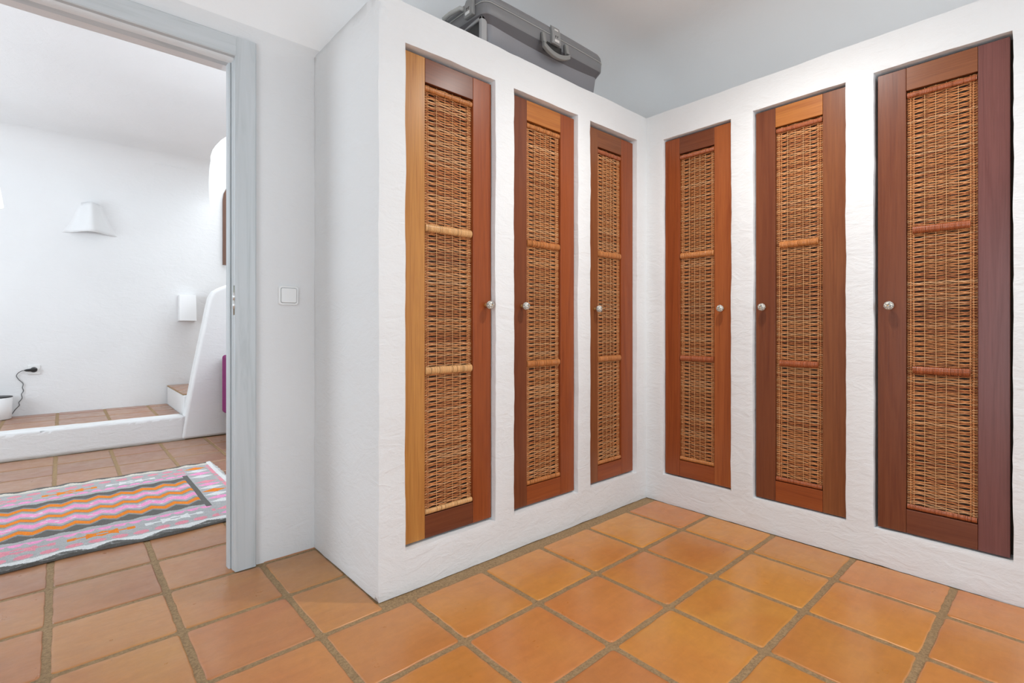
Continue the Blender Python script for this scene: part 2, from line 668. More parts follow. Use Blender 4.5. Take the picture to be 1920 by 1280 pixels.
# coved ceiling of the dressing room
cl = MB()
nx, ny = 70, 60
R_ = 0.50
vs, fs = [], []
for j in range(ny + 1):
    for i in range(nx + 1):
        x = X0 - 0.1 + (XR + 0.02 - X0 + 0.1) * i / nx
        y = Y0 - 0.1 + (YD - Y0 + 0.1) * j / ny
        ux = max(0.0, R_ - max(0.0, XR - x))
        uy = max(0.0, R_ - max(0.0, YD - y))
        d = min(R_, hypot(ux, uy))
        z = ZC1 - R_ + sqrt(max(0.0, R_ * R_ - d * d))
        vs.append((x, y, z))
for j in range(ny):
    for i in range(nx):
        a = j * (nx + 1) + i
        fs.append((a, a + nx + 1, a + nx + 2, a + 1))
cl.add(vs, fs, 0, (1, 1, 1), None, True)
cl.box(X0 - 0.1, Y0 - 0.1, ZC1 + 0.02, XR + 0.1, YF, ZC1 + 0.1)
struct(cl.build('ceiling', M['ceiling']))

# ------------------------------------------------------------------ next room shell
wh = MB()
grid_panel(wh, lambda u, v, w_: (u, YW + w_, v), [XH, XR], [0, 4.4], [], 0.05, 31, 0.0022, 0, lambda u, v: min(1.0, max(0.0, (2.28 - v) / 0.3)), False)
wh.box(XH, YW + 0.02, 0, XR, YW + 0.12, 4.4)
struct(wh.build('wall_hall_far', M['plaster_smooth']))
wh = MB()
wh.box(XH - 0.12, YF - 0.05, 0, XH, 3.4, ZC2 + 0.05)
wh.box(XH - 0.12, 5.2, 0, XH, YW + 0.12, ZC2 + 0.05)
wh.box(XH - 0.12, 3.4, 0, XH, 5.2, 0.7)
wh.box(XH - 0.12, 3.4, 2.3, XH, 5.2, ZC2 + 0.05)
wh.box(XH, YF - 0.1, 0, X0 - 0.13, YF, ZC2 + 0.05)
struct(wh.build('wall_hall_left', M['plaster_smooth']))
wh = MB()
wh.box(XR, YF, 0, XR + 0.12, YW + 0.12, 4.4)
struct(wh.build('wall_hall_right', M['plaster_smooth']))
# ceiling of the next room with a rounded opening over the stairs
ch = MB()
xs0 = 1.09
top = []
bot_out = [(XH, YF - 0.01), (XR, YF - 0.01), (XR, 4.86)]
curve = [(1.26, 4.86), (1.18, 4.89), (1.12, 4.95), (1.09, 5.03), (1.075, 5.15), (1.07, 5.35), (1.075, 5.5), (1.100, 5.72), (1.134, YW - 0.40)]
poly = bot_out + curve + [(XH, YW - 0.398)]
n = len(poly)
vs = [(x, y, ZC2) for x, y in poly] + [(x, y, ZC2 + 0.14) for x, y in poly]
fs = [tuple(range(n))[::-1], tuple(range(n, 2 * n))] + [(i, (i + 1) % n, n + (i + 1) % n, n + i) for i in range(n)]
ch.add(vs, fs)
struct(ch.build('ceiling_hall', M['plaster_smooth']))
# cove where the far wall curves into that ceiling
def cove_pt(a, off=0.0):
    return (YW - 0.40 + (0.40 - off) * cos(a), ZC2 - 0.40 + (0.40 - off) * sin(a))
cv = MB()
vs, fs = [], []
xe = [XH + (1.134 - XH) * i / 8 for i in range(9)]
NA = 24
for k in range(NA + 1):
    y, z = cove_pt(k * P90 / NA)
    for x in xe:
        xx = x + (0.075 * (1 - k / NA) if x > 1.13 else 0)
        vs.append((xx, y - 0.0005, z - 0.0005))
for k in range(NA):
    for i in range(8):
        a = k * 9 + i
        fs.append((a, a + 1, a + 10, a + 9))
cv.add(vs, fs, 0, (1, 1, 1), None, True)
b0 = [(1.134 + 0.075 * (1 - k / NA), *cove_pt(k * P90 / NA)) for k in range(NA + 1)] + [(1.134, YW - .40, ZC2 + .14), (1.209, YW - .001, ZC2 + .14)]
cv.add(b0, [tuple(range(len(b0)))])
struct(cv.build('trim_cove', M['plaster_smooth']))
sh = MB()
sh.box(0.90, 4.72, ZC2 + 0.145, 1.02, YW, 4.4)
sh.box(0.90, 4.72, ZC2 + 0.145, XR, 4.84, 4.4)
sh.box(0.90, 4.72, 4.4, XR + 0.12, YW + 0.12, 4.5)
struct(sh.build('wall_stairwell', M['plaster_smooth']))

# doorway frame
PROF = [(0.012, 2.361), (0.0, 2.361), (0.0, 2.338), (0.002, 2.328), (0.006, 2.322), (0.0105, 2.325), (0.011, 2.300),
        (0.0135, 2.297), (0.0145, 2.279), (0.0185, 2.276), (0.090, 2.276), (0.094, 2.280), (0.094, YD + 0.004)]
door = struct(bpy.data.objects.new('door_1', None))
S.collection.objects.link(door)


def jamb(side):
    mb = MB()
    bx = DX1 if side > 0 else DX0
    lo = [(bx + side * (o - 0.0), y, 0.0005) for o, y in PROF]
    hi = [(bx + side * o, y, DZ + (o if o < 0.0185 else 0.094)) for o, y in PROF]
    n = len(PROF)
    vs = lo + hi
    fs = []
    for k in range(n - 1):
        f = (k, k + 1, n + k + 1, n + k)
        fs.append(f if side < 0 else f[::-1])
    mb.add(vs, fs, 0)
    return mb.build('jamb', M['paint'], door)


jamb(1)
jamb(-1)
mb = MB()
vs, fs = [], []
for o, y in PROF:
    e = o if o < 0.018 else 0.0175
    vs.append((DX0 - e, y, DZ + o))
for o, y in PROF:
    e = o if o < 0.018 else 0.0175
    vs.append((DX1 + e, y, DZ + o))
n = len(PROF)
for k in range(n - 1):
    fs.append((k, k + 1, n + k + 1, n + k))
mb.add(vs, fs, 0)
mb.build('head', M['paint_h'], door)
hb = MB()
hb.tube([(DX1 + 0.0135, 2.2885, 1.045), (DX1 + 0.0135, 2.2885, 1.165)], 0.0035, 10)
hb.build('hinge', M['hinge'], door)['label'] = 'small metal hinge knuckle'
hb = MB()
hb.tube([(DX1 + 0.0135, 2.2875, 1.070), (DX1 + 0.0135, 2.2875, 1.102)], 0.0055, 12)
hb.tube([(DX1 + 0.0135, 2.2875, 1.104), (DX1 + 0.0135, 2.2875, 1.136)], 0.0055, 12)
hb.build('hinge', M['chrome'], door)['label'] = 'bright hinge barrel'

# light switch on the doorway wall
sw = thing('light_switch', 'square white light switch on the wall between doorway and wardrobe', 'light switch', (0.738, YD, 1.133))


def rrect(hw, hh, r, y, n=5, cx=0, cz=0):
    P = []
    for sx, sz, a0 in ((1, -1, -pi / 2), (1, 1, 0), (-1, 1, pi / 2), (-1, -1, pi)):
        for k in range(n + 1):
            a = a0 + k * (pi / 2) / n
            P.append((cx + sx * (hw - r) + r * cos(a), y, cz + sz * (hh - r) + r * sin(a)))
    return P


mb = MB()
mb.loft([rrect(.0415, .0415, .010, 0.004), rrect(.0415, .0415, .010, -0.008), rrect(.0395, .0395, .010, -0.0105), rrect(.0335, .0335, .008, -0.0105), rrect(.0335, .0335, .008, -0.0085)], 0, caps=(False, True), smooth=False)
mb.build('plate', M['switch'], sw)
mb = MB()
mb.loft([rrect(.0332, .0332, .0078, -0.0084), rrect(.0332, .0332, .0078, -0.0088)], 0, smooth=False)
mb.build('seam', M['gap'], sw)
mb = MB()
mb.loft([rrect(.0318, .0318, .007, -0.0085), rrect(.0318, .0318, .007, -0.0125), rrect(.0303, .0303, .007, -0.0138)], 0, smooth=False)
mb.build('rocker', M['switch'], sw)

# ------------------------------------------------------------------ masonry wardrobes with doors
# local frame: x along the front, y into the wardrobe (front plane y = 0), z up
def map_local(u, v, w_):
    return (u, w_, v)


def wardrobe_body(parent, u0, u1, openings, seed, left_end, depth=0.62):
    mb = MB()
    grid_panel(mb, lambda u, v, w_: (u, w_, v), [u0, u1], [0, HT], openings, 0.10, seed, 0.0024)
    if left_end:
        # side face running back from the outer corner
        grid_panel(mb, lambda u, v, w_: (u0 + w_, depth - u, v), [0, depth], [0, HT], [], 0.1, seed, 0.0024)
    grid_panel(mb, lambda u, v, w_: (u, v, HT - w_), [u0, u1], [0, depth], [], 0.1, seed, 0.0024)
    o = mb.build('body', M['plaster'], parent)
    me = o.data
    bm = bmesh.new()
    bm.from_mesh(me)
    bmesh.ops.remove_doubles(bm, verts=bm.verts, dist=0.0004)
    bm.to_mesh(me)
    bm.free()
    b = o.modifiers.new('bevel', 'BEVEL')
    b.width = 0.0115
    b.segments = 3
    b.limit_method = 'ANGLE'
    b.angle_limit = radians(55)
    b.use_clamp_overlap = True
    # dark inside, seen only in the thin gaps round the doors
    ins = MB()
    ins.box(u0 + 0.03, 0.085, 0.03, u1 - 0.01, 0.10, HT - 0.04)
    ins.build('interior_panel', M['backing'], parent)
    return o


RED = (0.285, 0.075, 0.022)
WC = {'honey': (0.47, 0.205, 0.050), 'orange': (0.42, 0.145, 0.030), 'red': (0.265, 0.060, 0.014), 'brown': (0.210, 0.066, 0.021),
      'dark': (0.150, 0.040, 0.016), 'umber': (0.165, 0.045, 0.016), 'purple_sheen': (0.150, 0.050, 0.042), 'rust': (0.33, 0.088, 0.022)}


def tube_path(V, F, C, pts, r, n, col, sq=1.0):
    """fast tube for strands running along x (or z when vert)"""
    b = len(V)
    N = len(pts)
    for (x, y, z) in pts:
        for k in range(n):
            a = 2 * pi * (k + 0.5) / n
            V.append((x, y + r * cos(a), z + r * sin(a) * sq))
    for i in range(N - 1):
        for k in range(n):
            k2 = (k + 1) % n
            F.append((b + i * n + k, b + i * n + k2, b + (i + 1) * n + k2, b + (i + 1) * n + k))
            C.append(col)


def wicker_mesh(u0, u1, z0, z1, y, seed, tone):
    rg = random.Random(seed)
    W_ = u1 - u0
    ns = 6
    e = 0.020
    st = [u0 + e * 0.55] + [u0 + e + (W_ - 2 * e) * k / (ns - 1) + rg.uniform(-.002, .002) for k in range(ns)] + [u1 - e * 0.55]
    V, F, C = [], [], []
    pitch = 0.0050
    n = int((z1 - z0) / pitch)
    # anchor columns: edges, stakes and midpoints
    cols = [u0]
    for a, b in zip(st, st[1:]):
        cols += [a, (a + b) / 2]
    cols += [st[-1], u1]
    nc = len(cols)
    drift = [rg.uniform(0, 100) for _ in cols]
    for k in range(n):
        zc = z0 + (k + 0.5) * pitch
        ph = k % 2
        gsz = 4
        base = rg.choice([(0.66, 0.31, 0.12), (0.60, 0.24, 0.080), (0.50, 0.175, 0.052), (0.68, 0.36, 0.17), (0.56, 0.215, 0.072), (0.38, 0.115, 0.034)])
        zone = 0.5 + 0.5 * noise.noise(Vector((zc * 5.0, seed, 0.2)))
        q = rg.uniform(0.9, 1.12) * tone * (0.92 + 0.26 * zone)
        col = (base[0] * q, base[1] * q, base[2] * q)
        pts = []
        for i, x in enumerate(cols):
            is_stake = (i % 2 == 1) if i < nc - 1 else False
            side = 0
            if is_stake:
                side = 1 if ((i // 2) + ph) % 2 else -1
            dz = 0.0011 * noise.noise(Vector((zc * 30.0, drift[i], 0.0)))
            # strands pair up in the outermost bays, opening dark gaps
            g = k % gsz
            sq_ = ((gsz - 1) / 2 - g) * pitch
            if i in (4, nc - 5):
                dz += sq_ * 0.42
            elif i in (3, 5, nc - 6, nc - 4):
                dz += sq_ * 0.16
            elif i % 2 == 0 and 5 < i < nc - 6:
                dz += (((gsz - 1) / 2 - ((k + i) % gsz)) * pitch) * 0.20
            dz += rg.uniform(-0.0004, 0.0004)
            pts.append((x, y - 0.0027 * side, zc + dz))
        tube_path(V, F, C, pts, 0.00182, 4, col, 0.92)
    # upright canes
    for i, x in enumerate(st):
        front = i in (2, 3, 4, 5)
        pts_z = []
        nseg = 60
        b = len(V)
        light = (0.66, 0.36, 0.16) if front else (0.50, 0.22, 0.08)
        r = 0.0011 if front else 0.0026
        for s_ in range(nseg + 1):
            z = z0 + (z1 - z0) * s_ / nseg
            yy = y - (0.0034 if front else 0.0) + 0.0008 * noise.noise(Vector((z * 9, i * 3.1, seed)))
            xx = x + 0.0016 * noise.noise(Vector((z * 3, i * 7.7, seed)))
            for kk in range(4):
                a = 2 * pi * (kk + .5) / 4
                V.append((xx + r * cos(a), yy + r * sin(a), z))
        for s_ in range(nseg):
            for kk in range(4):
                k2 = (kk + 1) % 4
                F.append((b + s_ * 4 + kk, b + s_ * 4 + k2, b + (s_ + 1) * 4 + k2, b + (s_ + 1) * 4 + kk))
                C.append(light)
    return V, F, C


def rattan_bar(u0, u1, z, y, r, rg, colA, parent, name='rattan_bar'):
    rings = []
    vs, fs, cs = [], [], []
    n = 14
    x = u0
    prof = [(u0, r * 0.55), (u0 + 0.001, r * 0.85)]
    cols = []
    mb = MB()
    xs = [(u0, 0.55), (u0 + 0.0012, 0.9)]
    while x < u1 - 0.003:
        wd = rg.uniform(0.0026, 0.0042)
        g = rg.uniform(0.96, 1.04)
        gap = 0.80 if rg.random() < 0.15 else 0.90
        xs += [(x + 0.0004, gap), (x + wd * 0.3, g), (x + wd * 0.75, g)]
        x += wd
    xs += [(u1 - 0.0008, 0.9), (u1, 0.55)]
    for i, (xx, k) in enumerate(xs):
        ring = []
        for a in range(n):
            t = 2 * pi * a / n
            ring.append((xx, y + cos(t) * r * 0.72 * k, z + sin(t) * r * k))
        rings.append(ring)
    for i in range(len(rings) - 1):
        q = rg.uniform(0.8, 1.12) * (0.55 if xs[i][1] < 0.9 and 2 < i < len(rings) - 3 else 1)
        mb.loft([rings[i], rings[i + 1]], 0, tuple(c * q for c in colA), (i == 0, i == len(rings) - 2), True)
    return mb.build(name, M['rattan'], parent)


def make_door(parent, u0, u1, z0, z1, face, s0, s1, knob_u, knob_z, cols, seed, label, tone, barlabels, bar_ext=0.004, tilt=0.0):
    """face = recess of the door front behind the plaster; s0, s1 = inner edges of the stiles"""
    rg = random.Random(seed)
    zr0, zr1 = 0.254, 1.957
    t = 0.028
    mb = MB()
    off = rg.uniform(0, 5)
    g = 0.0006
    mb.box(u0, face, z0, s0 - g, face + t, z1, 0, cols[0], 'z', off)
    mb.box(s1 + g, face, z0, u1, face + t, z1, 0, cols[2], 'z', off + 1.3)
    mb.box(s0, face + 0.0004, zr1, s1, face + t, z1, 0, cols[1], 'x', off + 2.1)
    mb.box(s0, face + 0.0004, z0, s1, face + t, zr0, 0, cols[3], 'x', off + 3.7)
    d = mb.build('door', M['wood'], parent, bevel=0.0016, seg=2)
    d['label'] = label
    # woven panel, set back in the frame
    yb = face + 0.014
    V, F, C = wicker_mesh(s0 + 0.001, s1 - 0.001, zr0 + 0.004, zr1 - 0.004, yb, seed, tone)
    me = bpy.data.meshes.new('wicker_panel')
    me.from_pydata(V, [], F)
    me.materials.append(M['wicker'])
    me.polygons.foreach_set('use_smooth', [True] * len(F))
    ca = me.color_attributes.new('tint', 'FLOAT_COLOR', 'CORNER')
    flat = []
    for c in C:
        flat.extend((c[0], c[1], c[2], 1.0) * 4)
    ca.data.foreach_set('color', flat)
    wp = bpy.data.objects.new('wicker_panel', me)
    S.collection.objects.link(wp)
    wp.parent = d
    bk = MB()
    bk.box(s0 - 0.008, face + 0.0275, zr0 - 0.008, s1 + 0.008, face + 0.031, zr1 + 0.008)
    bk.build('backing_board', M['backing'], d)
    # wrapped rattan bars
    for z, r, c, ex in ((1.388, 0.0155, barlabels[0], bar_ext), (0.823, 0.0155, barlabels[1], bar_ext),
                        (zr1 - 0.020, 0.0110, barlabels[2], 0.002), (zr0 + 0.013, 0.0105, barlabels[3], 0.002)):
        rattan_bar(s0 + ex, s1 - ex, z, yb - 0.006, r, rg, c, d)
    # knob
    kb = MB()
    kb.lathe([(0.001, -0.001), (0.0085, 0.0), (0.0085, 0.003), (0.0055, 0.006), (0.005, 0.014), (0.008, 0.018)], (0, 0, 0), 'y-', 20, 0)
    k2 = kb
    k2.lathe([(0.007, 0.0165), (0.0125, 0.019), (0.0165, 0.024), (0.0180, 0.030), (0.0170, 0.036), (0.0135, 0.041), (0.008, 0.044), (0.003, 0.0452)], (0, 0, 0), 'y-', 28, 1)
    k2.lathe([(0.003, 0.0445), (0.0028, 0.0462), (0.0015, 0.047)], (0, 0, 0), 'y-', 12, 0)
    k = k2.build('knob', [M['brass'], M['knob']], d)
    k.location = (knob_u, face, knob_z)
    k['label'] = 'round patterned ceramic knob'
    return d


LT, MD, DK = (0.70, 0.40, 0.17), (0.50, 0.19, 0.055), (0.36, 0.098, 0.034)
wa = thing('wardrobe', 'white plastered masonry wardrobe with three wicker doors beside the doorway, suitcase on top', 'wardrobe', (XA, YA, 0))
A = lambda X: X - XA
opA = [(A(0.961), A(1.401), 0.157, 2.064), (A(1.509), A(1.944), 0.157, 2.064), (A(2.040), A(2.453), 0.162, 2.062)]
wardrobe_body(wa, 0.0, XB - XA + 0.003, opA, 4.2, True)
FA = 0.026
make_door(wa, A(0.965), A(1.397), 0.166, 2.052, FA, A(1.063), A(1.299), A(1.368), 1.090,
          [WC['honey'], WC['umber'], WC['red'], WC['dark']], 11, 'honey and red-brown wicker door nearest the doorway, knob on its right', 1.04, (LT, LT, MD, LT))
make_door(wa, A(1.513), A(1.942), 0.166, 2.050, FA, A(1.613), A(1.842), A(1.580), 1.091,
          [WC['umber'], WC['orange'], WC['red'], WC['red']], 12, 'middle wicker door of this wardrobe, knob on its left', 1.0, (MD, MD, MD, MD))
make_door(wa, A(2.046), A(2.450), 0.170, 2.048, FA, A(2.134), A(2.342), A(2.107), 1.090,
          [WC['brown'], WC['brown'], WC['red'], WC['red']], 13, 'wicker door nearest the inner corner, knob on its left', 0.98, (MD, MD, DK, MD))

wb_ = thing('wardrobe', 'white plastered masonry wardrobe with three wicker doors on the right-hand wall', 'wardrobe', (XB, YA, 0), -P90)
B = lambda Y: YA - Y
opB = [(B(1.567), B(1.176), 0.158, 2.058), (B(1.067), B(0.671), 0.152, 2.062), (B(0.571), B(0.153), 0.152, 2.064)]
wardrobe_body(wb_, -0.60, YA - Y0 - 0.02, opB, 9.1, False, 0.60)
FB = 0.018
make_door(wb_, B(1.563), B(1.180), 0.166, 2.048, FB, B(1.475), B(1.275), B(1.229), 1.091,
          [WC['red'], WC['umber'], WC['rust'], WC['red']], 21, 'orange-brown wicker door nearest the inner corner, knob on its right', 0.98, (MD, DK, DK, MD))
make_door(wb_, B(1.060), B(0.675), 0.158, 2.050, FB, B(0.969), B(0.767), B(1.021), 1.092,
          [WC['umber'], WC['orange'], WC['brown'], WC['red']], 22, 'middle wicker door with a pale top rail, knob on its left', 1.0, (MD, DK, DK, DK), 0.018)
make_door(wb_, B(0.560), B(0.162), 0.158, 2.050, FB, B(0.464), B(0.249), B(0.516), 1.084,
          [WC['umber'], WC['brown'], WC['purple_sheen'], WC['dark']], 23, 'wicker door with a purplish sheen tinted into its right stile, at the right edge of the photo', 1.0, (DK, DK, DK, DK), 0.020)  # right stile: window sheen put into the wood colour

# ------------------------------------------------------------------ suitcase on the left wardrobe
sc = thing('suitcase', 'dark grey hard-shell suitcase lying flat on the wardrobe beside the doorway', 'suitcase', (1.738, 1.93, HT + 0.004))
SX, SY = 0.403, 0.262       # half length and half width at the seam


def sring(ins, z, r=0.036, bow=0.014, n=7, ns=10):
    hx, hy = SX - ins, SY - ins
    P = []
    cs = [(hx, -hy, -pi / 2), (hx, hy, 0), (-hx, hy, pi / 2), (-hx, -hy, pi)]
    pts = []
    for (cx, cy, a0) in cs:
        sx, sy = (1 if cx > 0 else -1), (1 if cy > 0 else -1)
        for k in range(n + 1):
            a = a0 + k * (pi / 2) / n
            pts.append((cx - sx * r + r * cos(a), cy - sy * r + r * sin(a)))
    out = []
    L = len(pts)
    for i, p in enumerate(pts):
        out.append(p)
        if i % (n + 1) == n:
            q = pts[(i + 1) % L]
            for k in range(1, ns):
                t = k / ns
                out.append((p[0] + (q[0] - p[0]) * t, p[1] + (q[1] - p[1]) * t))
    res = []
    for x, y in out:
        bx = bow * (1 - (y / hy) ** 2) * (1 if x > 0 else -1) * min(1, abs(x) / hx) ** 6
        by = bow * 0.4 * (1 - (x / hx) ** 2) * (1 if y > 0 else -1) * min(1, abs(y) / hy) ** 6
        zz = z(x / hx) if callable(z) else z
        res.append((x + bx, y + by, zz))
    return res


G1, G2, G_SHADE = (0.200, 0.200, 0.215), (0.175, 0.175, 0.180), (0.085, 0.080, 0.086)
lowz = lambda t: 0.090 - 0.020 * (1 - t * t)
mb = MB()
mb.loft([sring(.050, 0.0), sring(.036, 0.004), sring(.030, 0.012), sring(.022, lowz)], 0, G1, (True, False))
mb.loft([sring(.022, lowz), sring(.006, lambda t: 0.118 - 0.004 * (1 - t * t))], 0, G_SHADE, (False, False))  # underside of the overhang, its shade put into the colour
mb.loft([sring(.006, lambda t: 0.118 - 0.004 * (1 - t * t)), sring(.002, 0.124), sring(0, 0.158), sring(.003, 0.1655)], 0, G2, (False, True))
mb.build('bottom_shell', M['shell'], sc)
mb = MB()
mb.loft([sring(.001, 0.1650), sring(-.0015, 0.1665), sring(.001, 0.1685)], 0, (0.42, 0.42, 0.40), (True, True))
mb.build('seal_strip', M['shell'], sc)['label'] = 'light seal strip between the shells'
mb = MB()
mb.loft([sring(.003, 0.1690), sring(0, 0.1720), sring(.003, 0.192), sring(.012, 0.208), sring(.035, 0.218, .07), sring(.10, 0.226, .08), sring(.16, 0.229, .08)], 0, G2, (True, True))
mb.build('lid', M['shell'], sc)
# grooves on the lid front
mb = MB()
for z in (0.178, 0.185, 0.192, 0.199):
    rr = sring(.0015 + (z - 0.172) * 0.28, z)
    mb.loft([[(x, y, zz - 0.0005) for x, y, zz in rr], [(x * 1.0012, y * 1.0018, zz) for x, y, zz in rr], [(x, y, zz + 0.0005) for x, y, zz in rr]], 0, (0.075, 0.075, 0.08), (False, False))
mb.build('lid_ribs', M['shell'], sc)


def latch(loc, rz):
    """latch tongue over the seam, local -Y is outward"""
    e = bpy.data.objects.new('latch', None)
    mb = MB()
    prof = [(0.004, 0.214), (-0.006, 0.205), (-0.012, 0.185), (-0.015, 0.160), (-0.0165, 0.130), (-0.012, 0.122), (0.004, 0.122)]
    hw = 0.030
    vs = []
    for s_ in (-1, 1):
        for y, z in prof:
            vs.append((s_ * (hw - (z - 0.12) * 0.03), y, z))
    n = len(prof)
    fs = [tuple(range(n)), tuple(range(n, 2 * n))[::-1]] + [(i, n + i, n + (i + 1) % n, (i + 1) % n) for i in range(n)]
    mb.add(vs, fs, 0, (0.24, 0.24, 0.235))
    # small recessed signs
    o = mb.build('latch', M['shell'], sc, bevel=0.003, seg=2)
    o.location = loc
    o.rotation_euler = (0, 0, rz)
    m2 = MB()
    m2.box(-0.015, -0.0195, 0.128, 0.015, -0.013, 0.142)
    b = m2.build('release_button', M['chrome'], o, bevel=0.002)
    b['label'] = 'bright metal release button'
    m3 = MB()
    for dx in (-0.010, 0.003):
        m3.box(dx, -0.0166, 0.150, dx + 0.002, -0.0152, 0.160)
        m3.box(dx, -0.0166, 0.158, dx + 0.007, -0.0150, 0.160)
    m3.build('emblem', M['darkmark'], o)
    return o


la = latch((0.018, -SY - 0.005, 0), 0)
m4 = MB()
m4.box(-0.012, -0.0135, 0.185, 0.012, -0.010, 0.192)
m4.build('metal_badge', M['chrome'], la)
latch((-SX - 0.010, -0.175, 0), -P90)
# carrying handle on the front
hd = MB()
for s_ in (-1, 1):
    hd.add([(s_ * 0.062 + a, y, z) for (a, y, z) in ((-.008, -.002, .150), (.008, -.002, .150), (.008, -.016, .148), (-.008, -.016, .148),
                                                   (-.008, -.010, .098), (.008, -.010, .098), (.008, -.026, .098), (-.008, -.026, .098))],
           [(0, 1, 2, 3), (4, 7, 6, 5), (0, 4, 5, 1), (1, 5, 6, 2), (2, 6, 7, 3), (3, 7, 4, 0)], 0, (0.22, 0.22, 0.21))
rings = []
for k in range(13):
    t = -1 + 2 * k / 12
    x = 0.070 * t
    zc = 0.086 - 0.026 * (1 - t * t)
    yc = -0.022
    rings.append([(x, yc - 0.009, zc - 0.011), (x, yc - 0.009, zc + 0.011), (x, yc + 0.009, zc + 0.013), (x, yc + 0.009, zc - 0.011)])
hd.loft(rings, 0, (0.22, 0.22, 0.21), (True, True), False)
h = hd.build('handle', M['shell'], sc, bevel=0.003, seg=2)
h.location = (0.012, -SY - 0.003, 0)
h.scale = (1.28, 1.0, 1.0)
rc = MB()
rc.box(-0.056, -0.006, 0.085, 0.056, 0.004, 0.125)
q = rc.build('handle_recess', M['black'], sc)
q.location = (0.012, -SY + 0.002, 0)
# side bar and recessed grip on the left end
sb = MB()
sb.tube([(-SX - 0.008, -0.135, 0.172), (-SX - 0.030, -0.125, 0.178), (-SX - 0.034, -0.06, 0.184), (-SX - 0.034, -0.005, 0.184), (-SX - 0.014, 0.01, 0.174)], 0.0095, 10, 0, (0.45, 0.45, 0.43))
sb.build('side_handle', M['shell'], sc)['label'] = 'light grey bar handle on the end'
gp = MB()
gx = -SX + 0.014
for (a, b, c, d) in ((-0.235, -0.215, 0.010, 0.112), (-0.115, -0.098, 0.010, 0.105), (-0.235, -0.098, 0.098, 0.112)):
    gp.box(gx - 0.010, a, c, gx + 0.02, b, d, 0, (0.34, 0.34, 0.34))
gp.build('grip_frame', M['shell'], sc, bevel=0.003)
gp = MB()
gp.box(gx - 0.003, -0.220, 0.010, gx + 0.015, -0.110, 0.100)
gp.build('grip_recess', M['black'], sc)

# ceiling lamp above (out of the photograph, its light is in it)
lampc = thing('ceiling_lamp', 'small white ceiling downlight in front of the wardrobes', 'ceiling lamp', (1.80, 0.78, ZC1))
mb = MB()
mb.lathe([(0.001, -0.038), (0.05, -0.036), (0.06, -0.02), (0.062, 0.0)], (0, 0, 0), 'z', 28)
mb.build('rose', M['whitelac'], lampc)
mb = MB()
mb.lathe([(0.064, -0.215), (0.060, -0.13), (0.022, -0.10), (0.022, -0.03), (0.018, -0.03), (0.018, -0.105), (0.056, -0.135), (0.060, -0.215)], (0, 0, 0), 'z', 28)
mb.build('lamp_shade', M['whitelac'], lampc)

# ------------------------------------------------------------------ next room: platform, stairs, parapet
pf = thing('raised_platform', 'low white plastered step with terracotta tiles on top along the far wall', 'platform', (0, YP, 0))
mb = MB()
grid_panel(mb, lambda u, v, w_: (u, w_, v), [XH + 0.01, 0.81], [0, ZP + 0.006], [], 0.2, 3.3, 0.0022)
mb.box(XH + 0.01, 0.06, 0, 0.81, YW - YP - 0.008, ZP - 0.004)
grid_panel(mb, lambda u, v, w_: (u, v, ZP + 0.006 - w_), [XH + 0.01, 0.81], [0, 0.035], [], 0.03, 3.3, 0.0022)
mb.build('body', M['plaster'], pf)
mb = MB()
rg2 = random.Random(5)
mb.box(XH + 0.01, 0.03, ZP - 0.02, 0.81, YW - YP - 0.006, ZP - 0.003, 0)
yrow = [0.045, 0.352, 0.680, 1.008]
yy = [(0.042, 0.225), (0.245, 0.555), (0.575, 0.885), (0.905, YW - YP - 0.004)]
for i in range(-7, 3):
    for (a, b) in yy:
        x0, x1 = -0.03 + i * 0.337 + 0.011, -0.03 + (i + 1) * 0.337 - 0.011
        if x0 < XH: continue
        if x1 > 0.815: x1 = 0.812
        if x1 - x0 < 0.04: continue
        add_tile(mb, x0, a, x1, b, ZP, rg2, pal=TILE_HALL_SHEEN)
mb.build('tile_top', [M['grout'], M['tile']], pf)

stt = thing('staircase', 'white masonry staircase with tiled treads rising right behind a tapered parapet', 'staircase', (0.815, YP, 0))
for k in range(5):
    x0, x1 = 0.27 * k, 0.27 * (k + 1) + 0.02
    z1 = 0.388 + 0.19 * k
    mb = MB()
    mb.box(x0 + (0.0), 0.10, 0.0 if k == 0 else z1 - 0.21, x1 if k < 4 else 2.3, YW - YP - 0.008, z1 - 0.012)
    mb.build('riser', M['plaster'], stt, bevel=0.01, seg=2)
    mb = MB()
    mb.box(x0 - 0.002, 0.13, z1 - 0.011, x1 if k < 4 else 2.3, YW - YP - 0.007, z1 - 0.004, 0)
    for (a, b) in ((0.135, 0.44), (0.46, 0.765), (0.785, YW - YP - 0.006)):
        add_tile(mb, x0 + 0.006, a, min(x1, x0 + 0.30), b, z1, rg2, pal=TILE_HALL_SHEEN)
    mb.build('tread', [M['grout'], M['tile']], stt)
par = [(-0.035, 0), (-0.012, 0.2), (0.115, 0.91), (0.160, 1.16), (0.180, 1.26), (0.210, 1.315), (0.255, 1.345), (0.34, 1.385), (1.2, 1.82), (2.3, 2.35), (2.3, 0)]
mb = MB()
ycut = []
fine = []
for (a, b) in zip(par, par[1:] + par[:1]):
    L = hypot(b[0] - a[0], b[1] - a[1])
    k = max(1, int(L / 0.12))
    for i in range(k):
        fine.append((a[0] + (b[0] - a[0]) * i / k, a[1] + (b[1] - a[1]) * i / k))
n = len(fine)
f_ = []
for x, z in fine:
    d = N3((x, 0, z), 6.0, 0.006, 2.0)
    f_.append((x + d.x, z + (d.z if z > 0.01 else 0)))
vs = [(x, -0.012, z) for x, z in f_] + [(x, 0.125, z) for x, z in f_]
fs = [tuple(range(n)), tuple(range(n, 2 * n))[::-1]] + [(i, n + i, n + (i + 1) % n, (i + 1) % n) for i in range(n)]
mb.add(vs, fs)
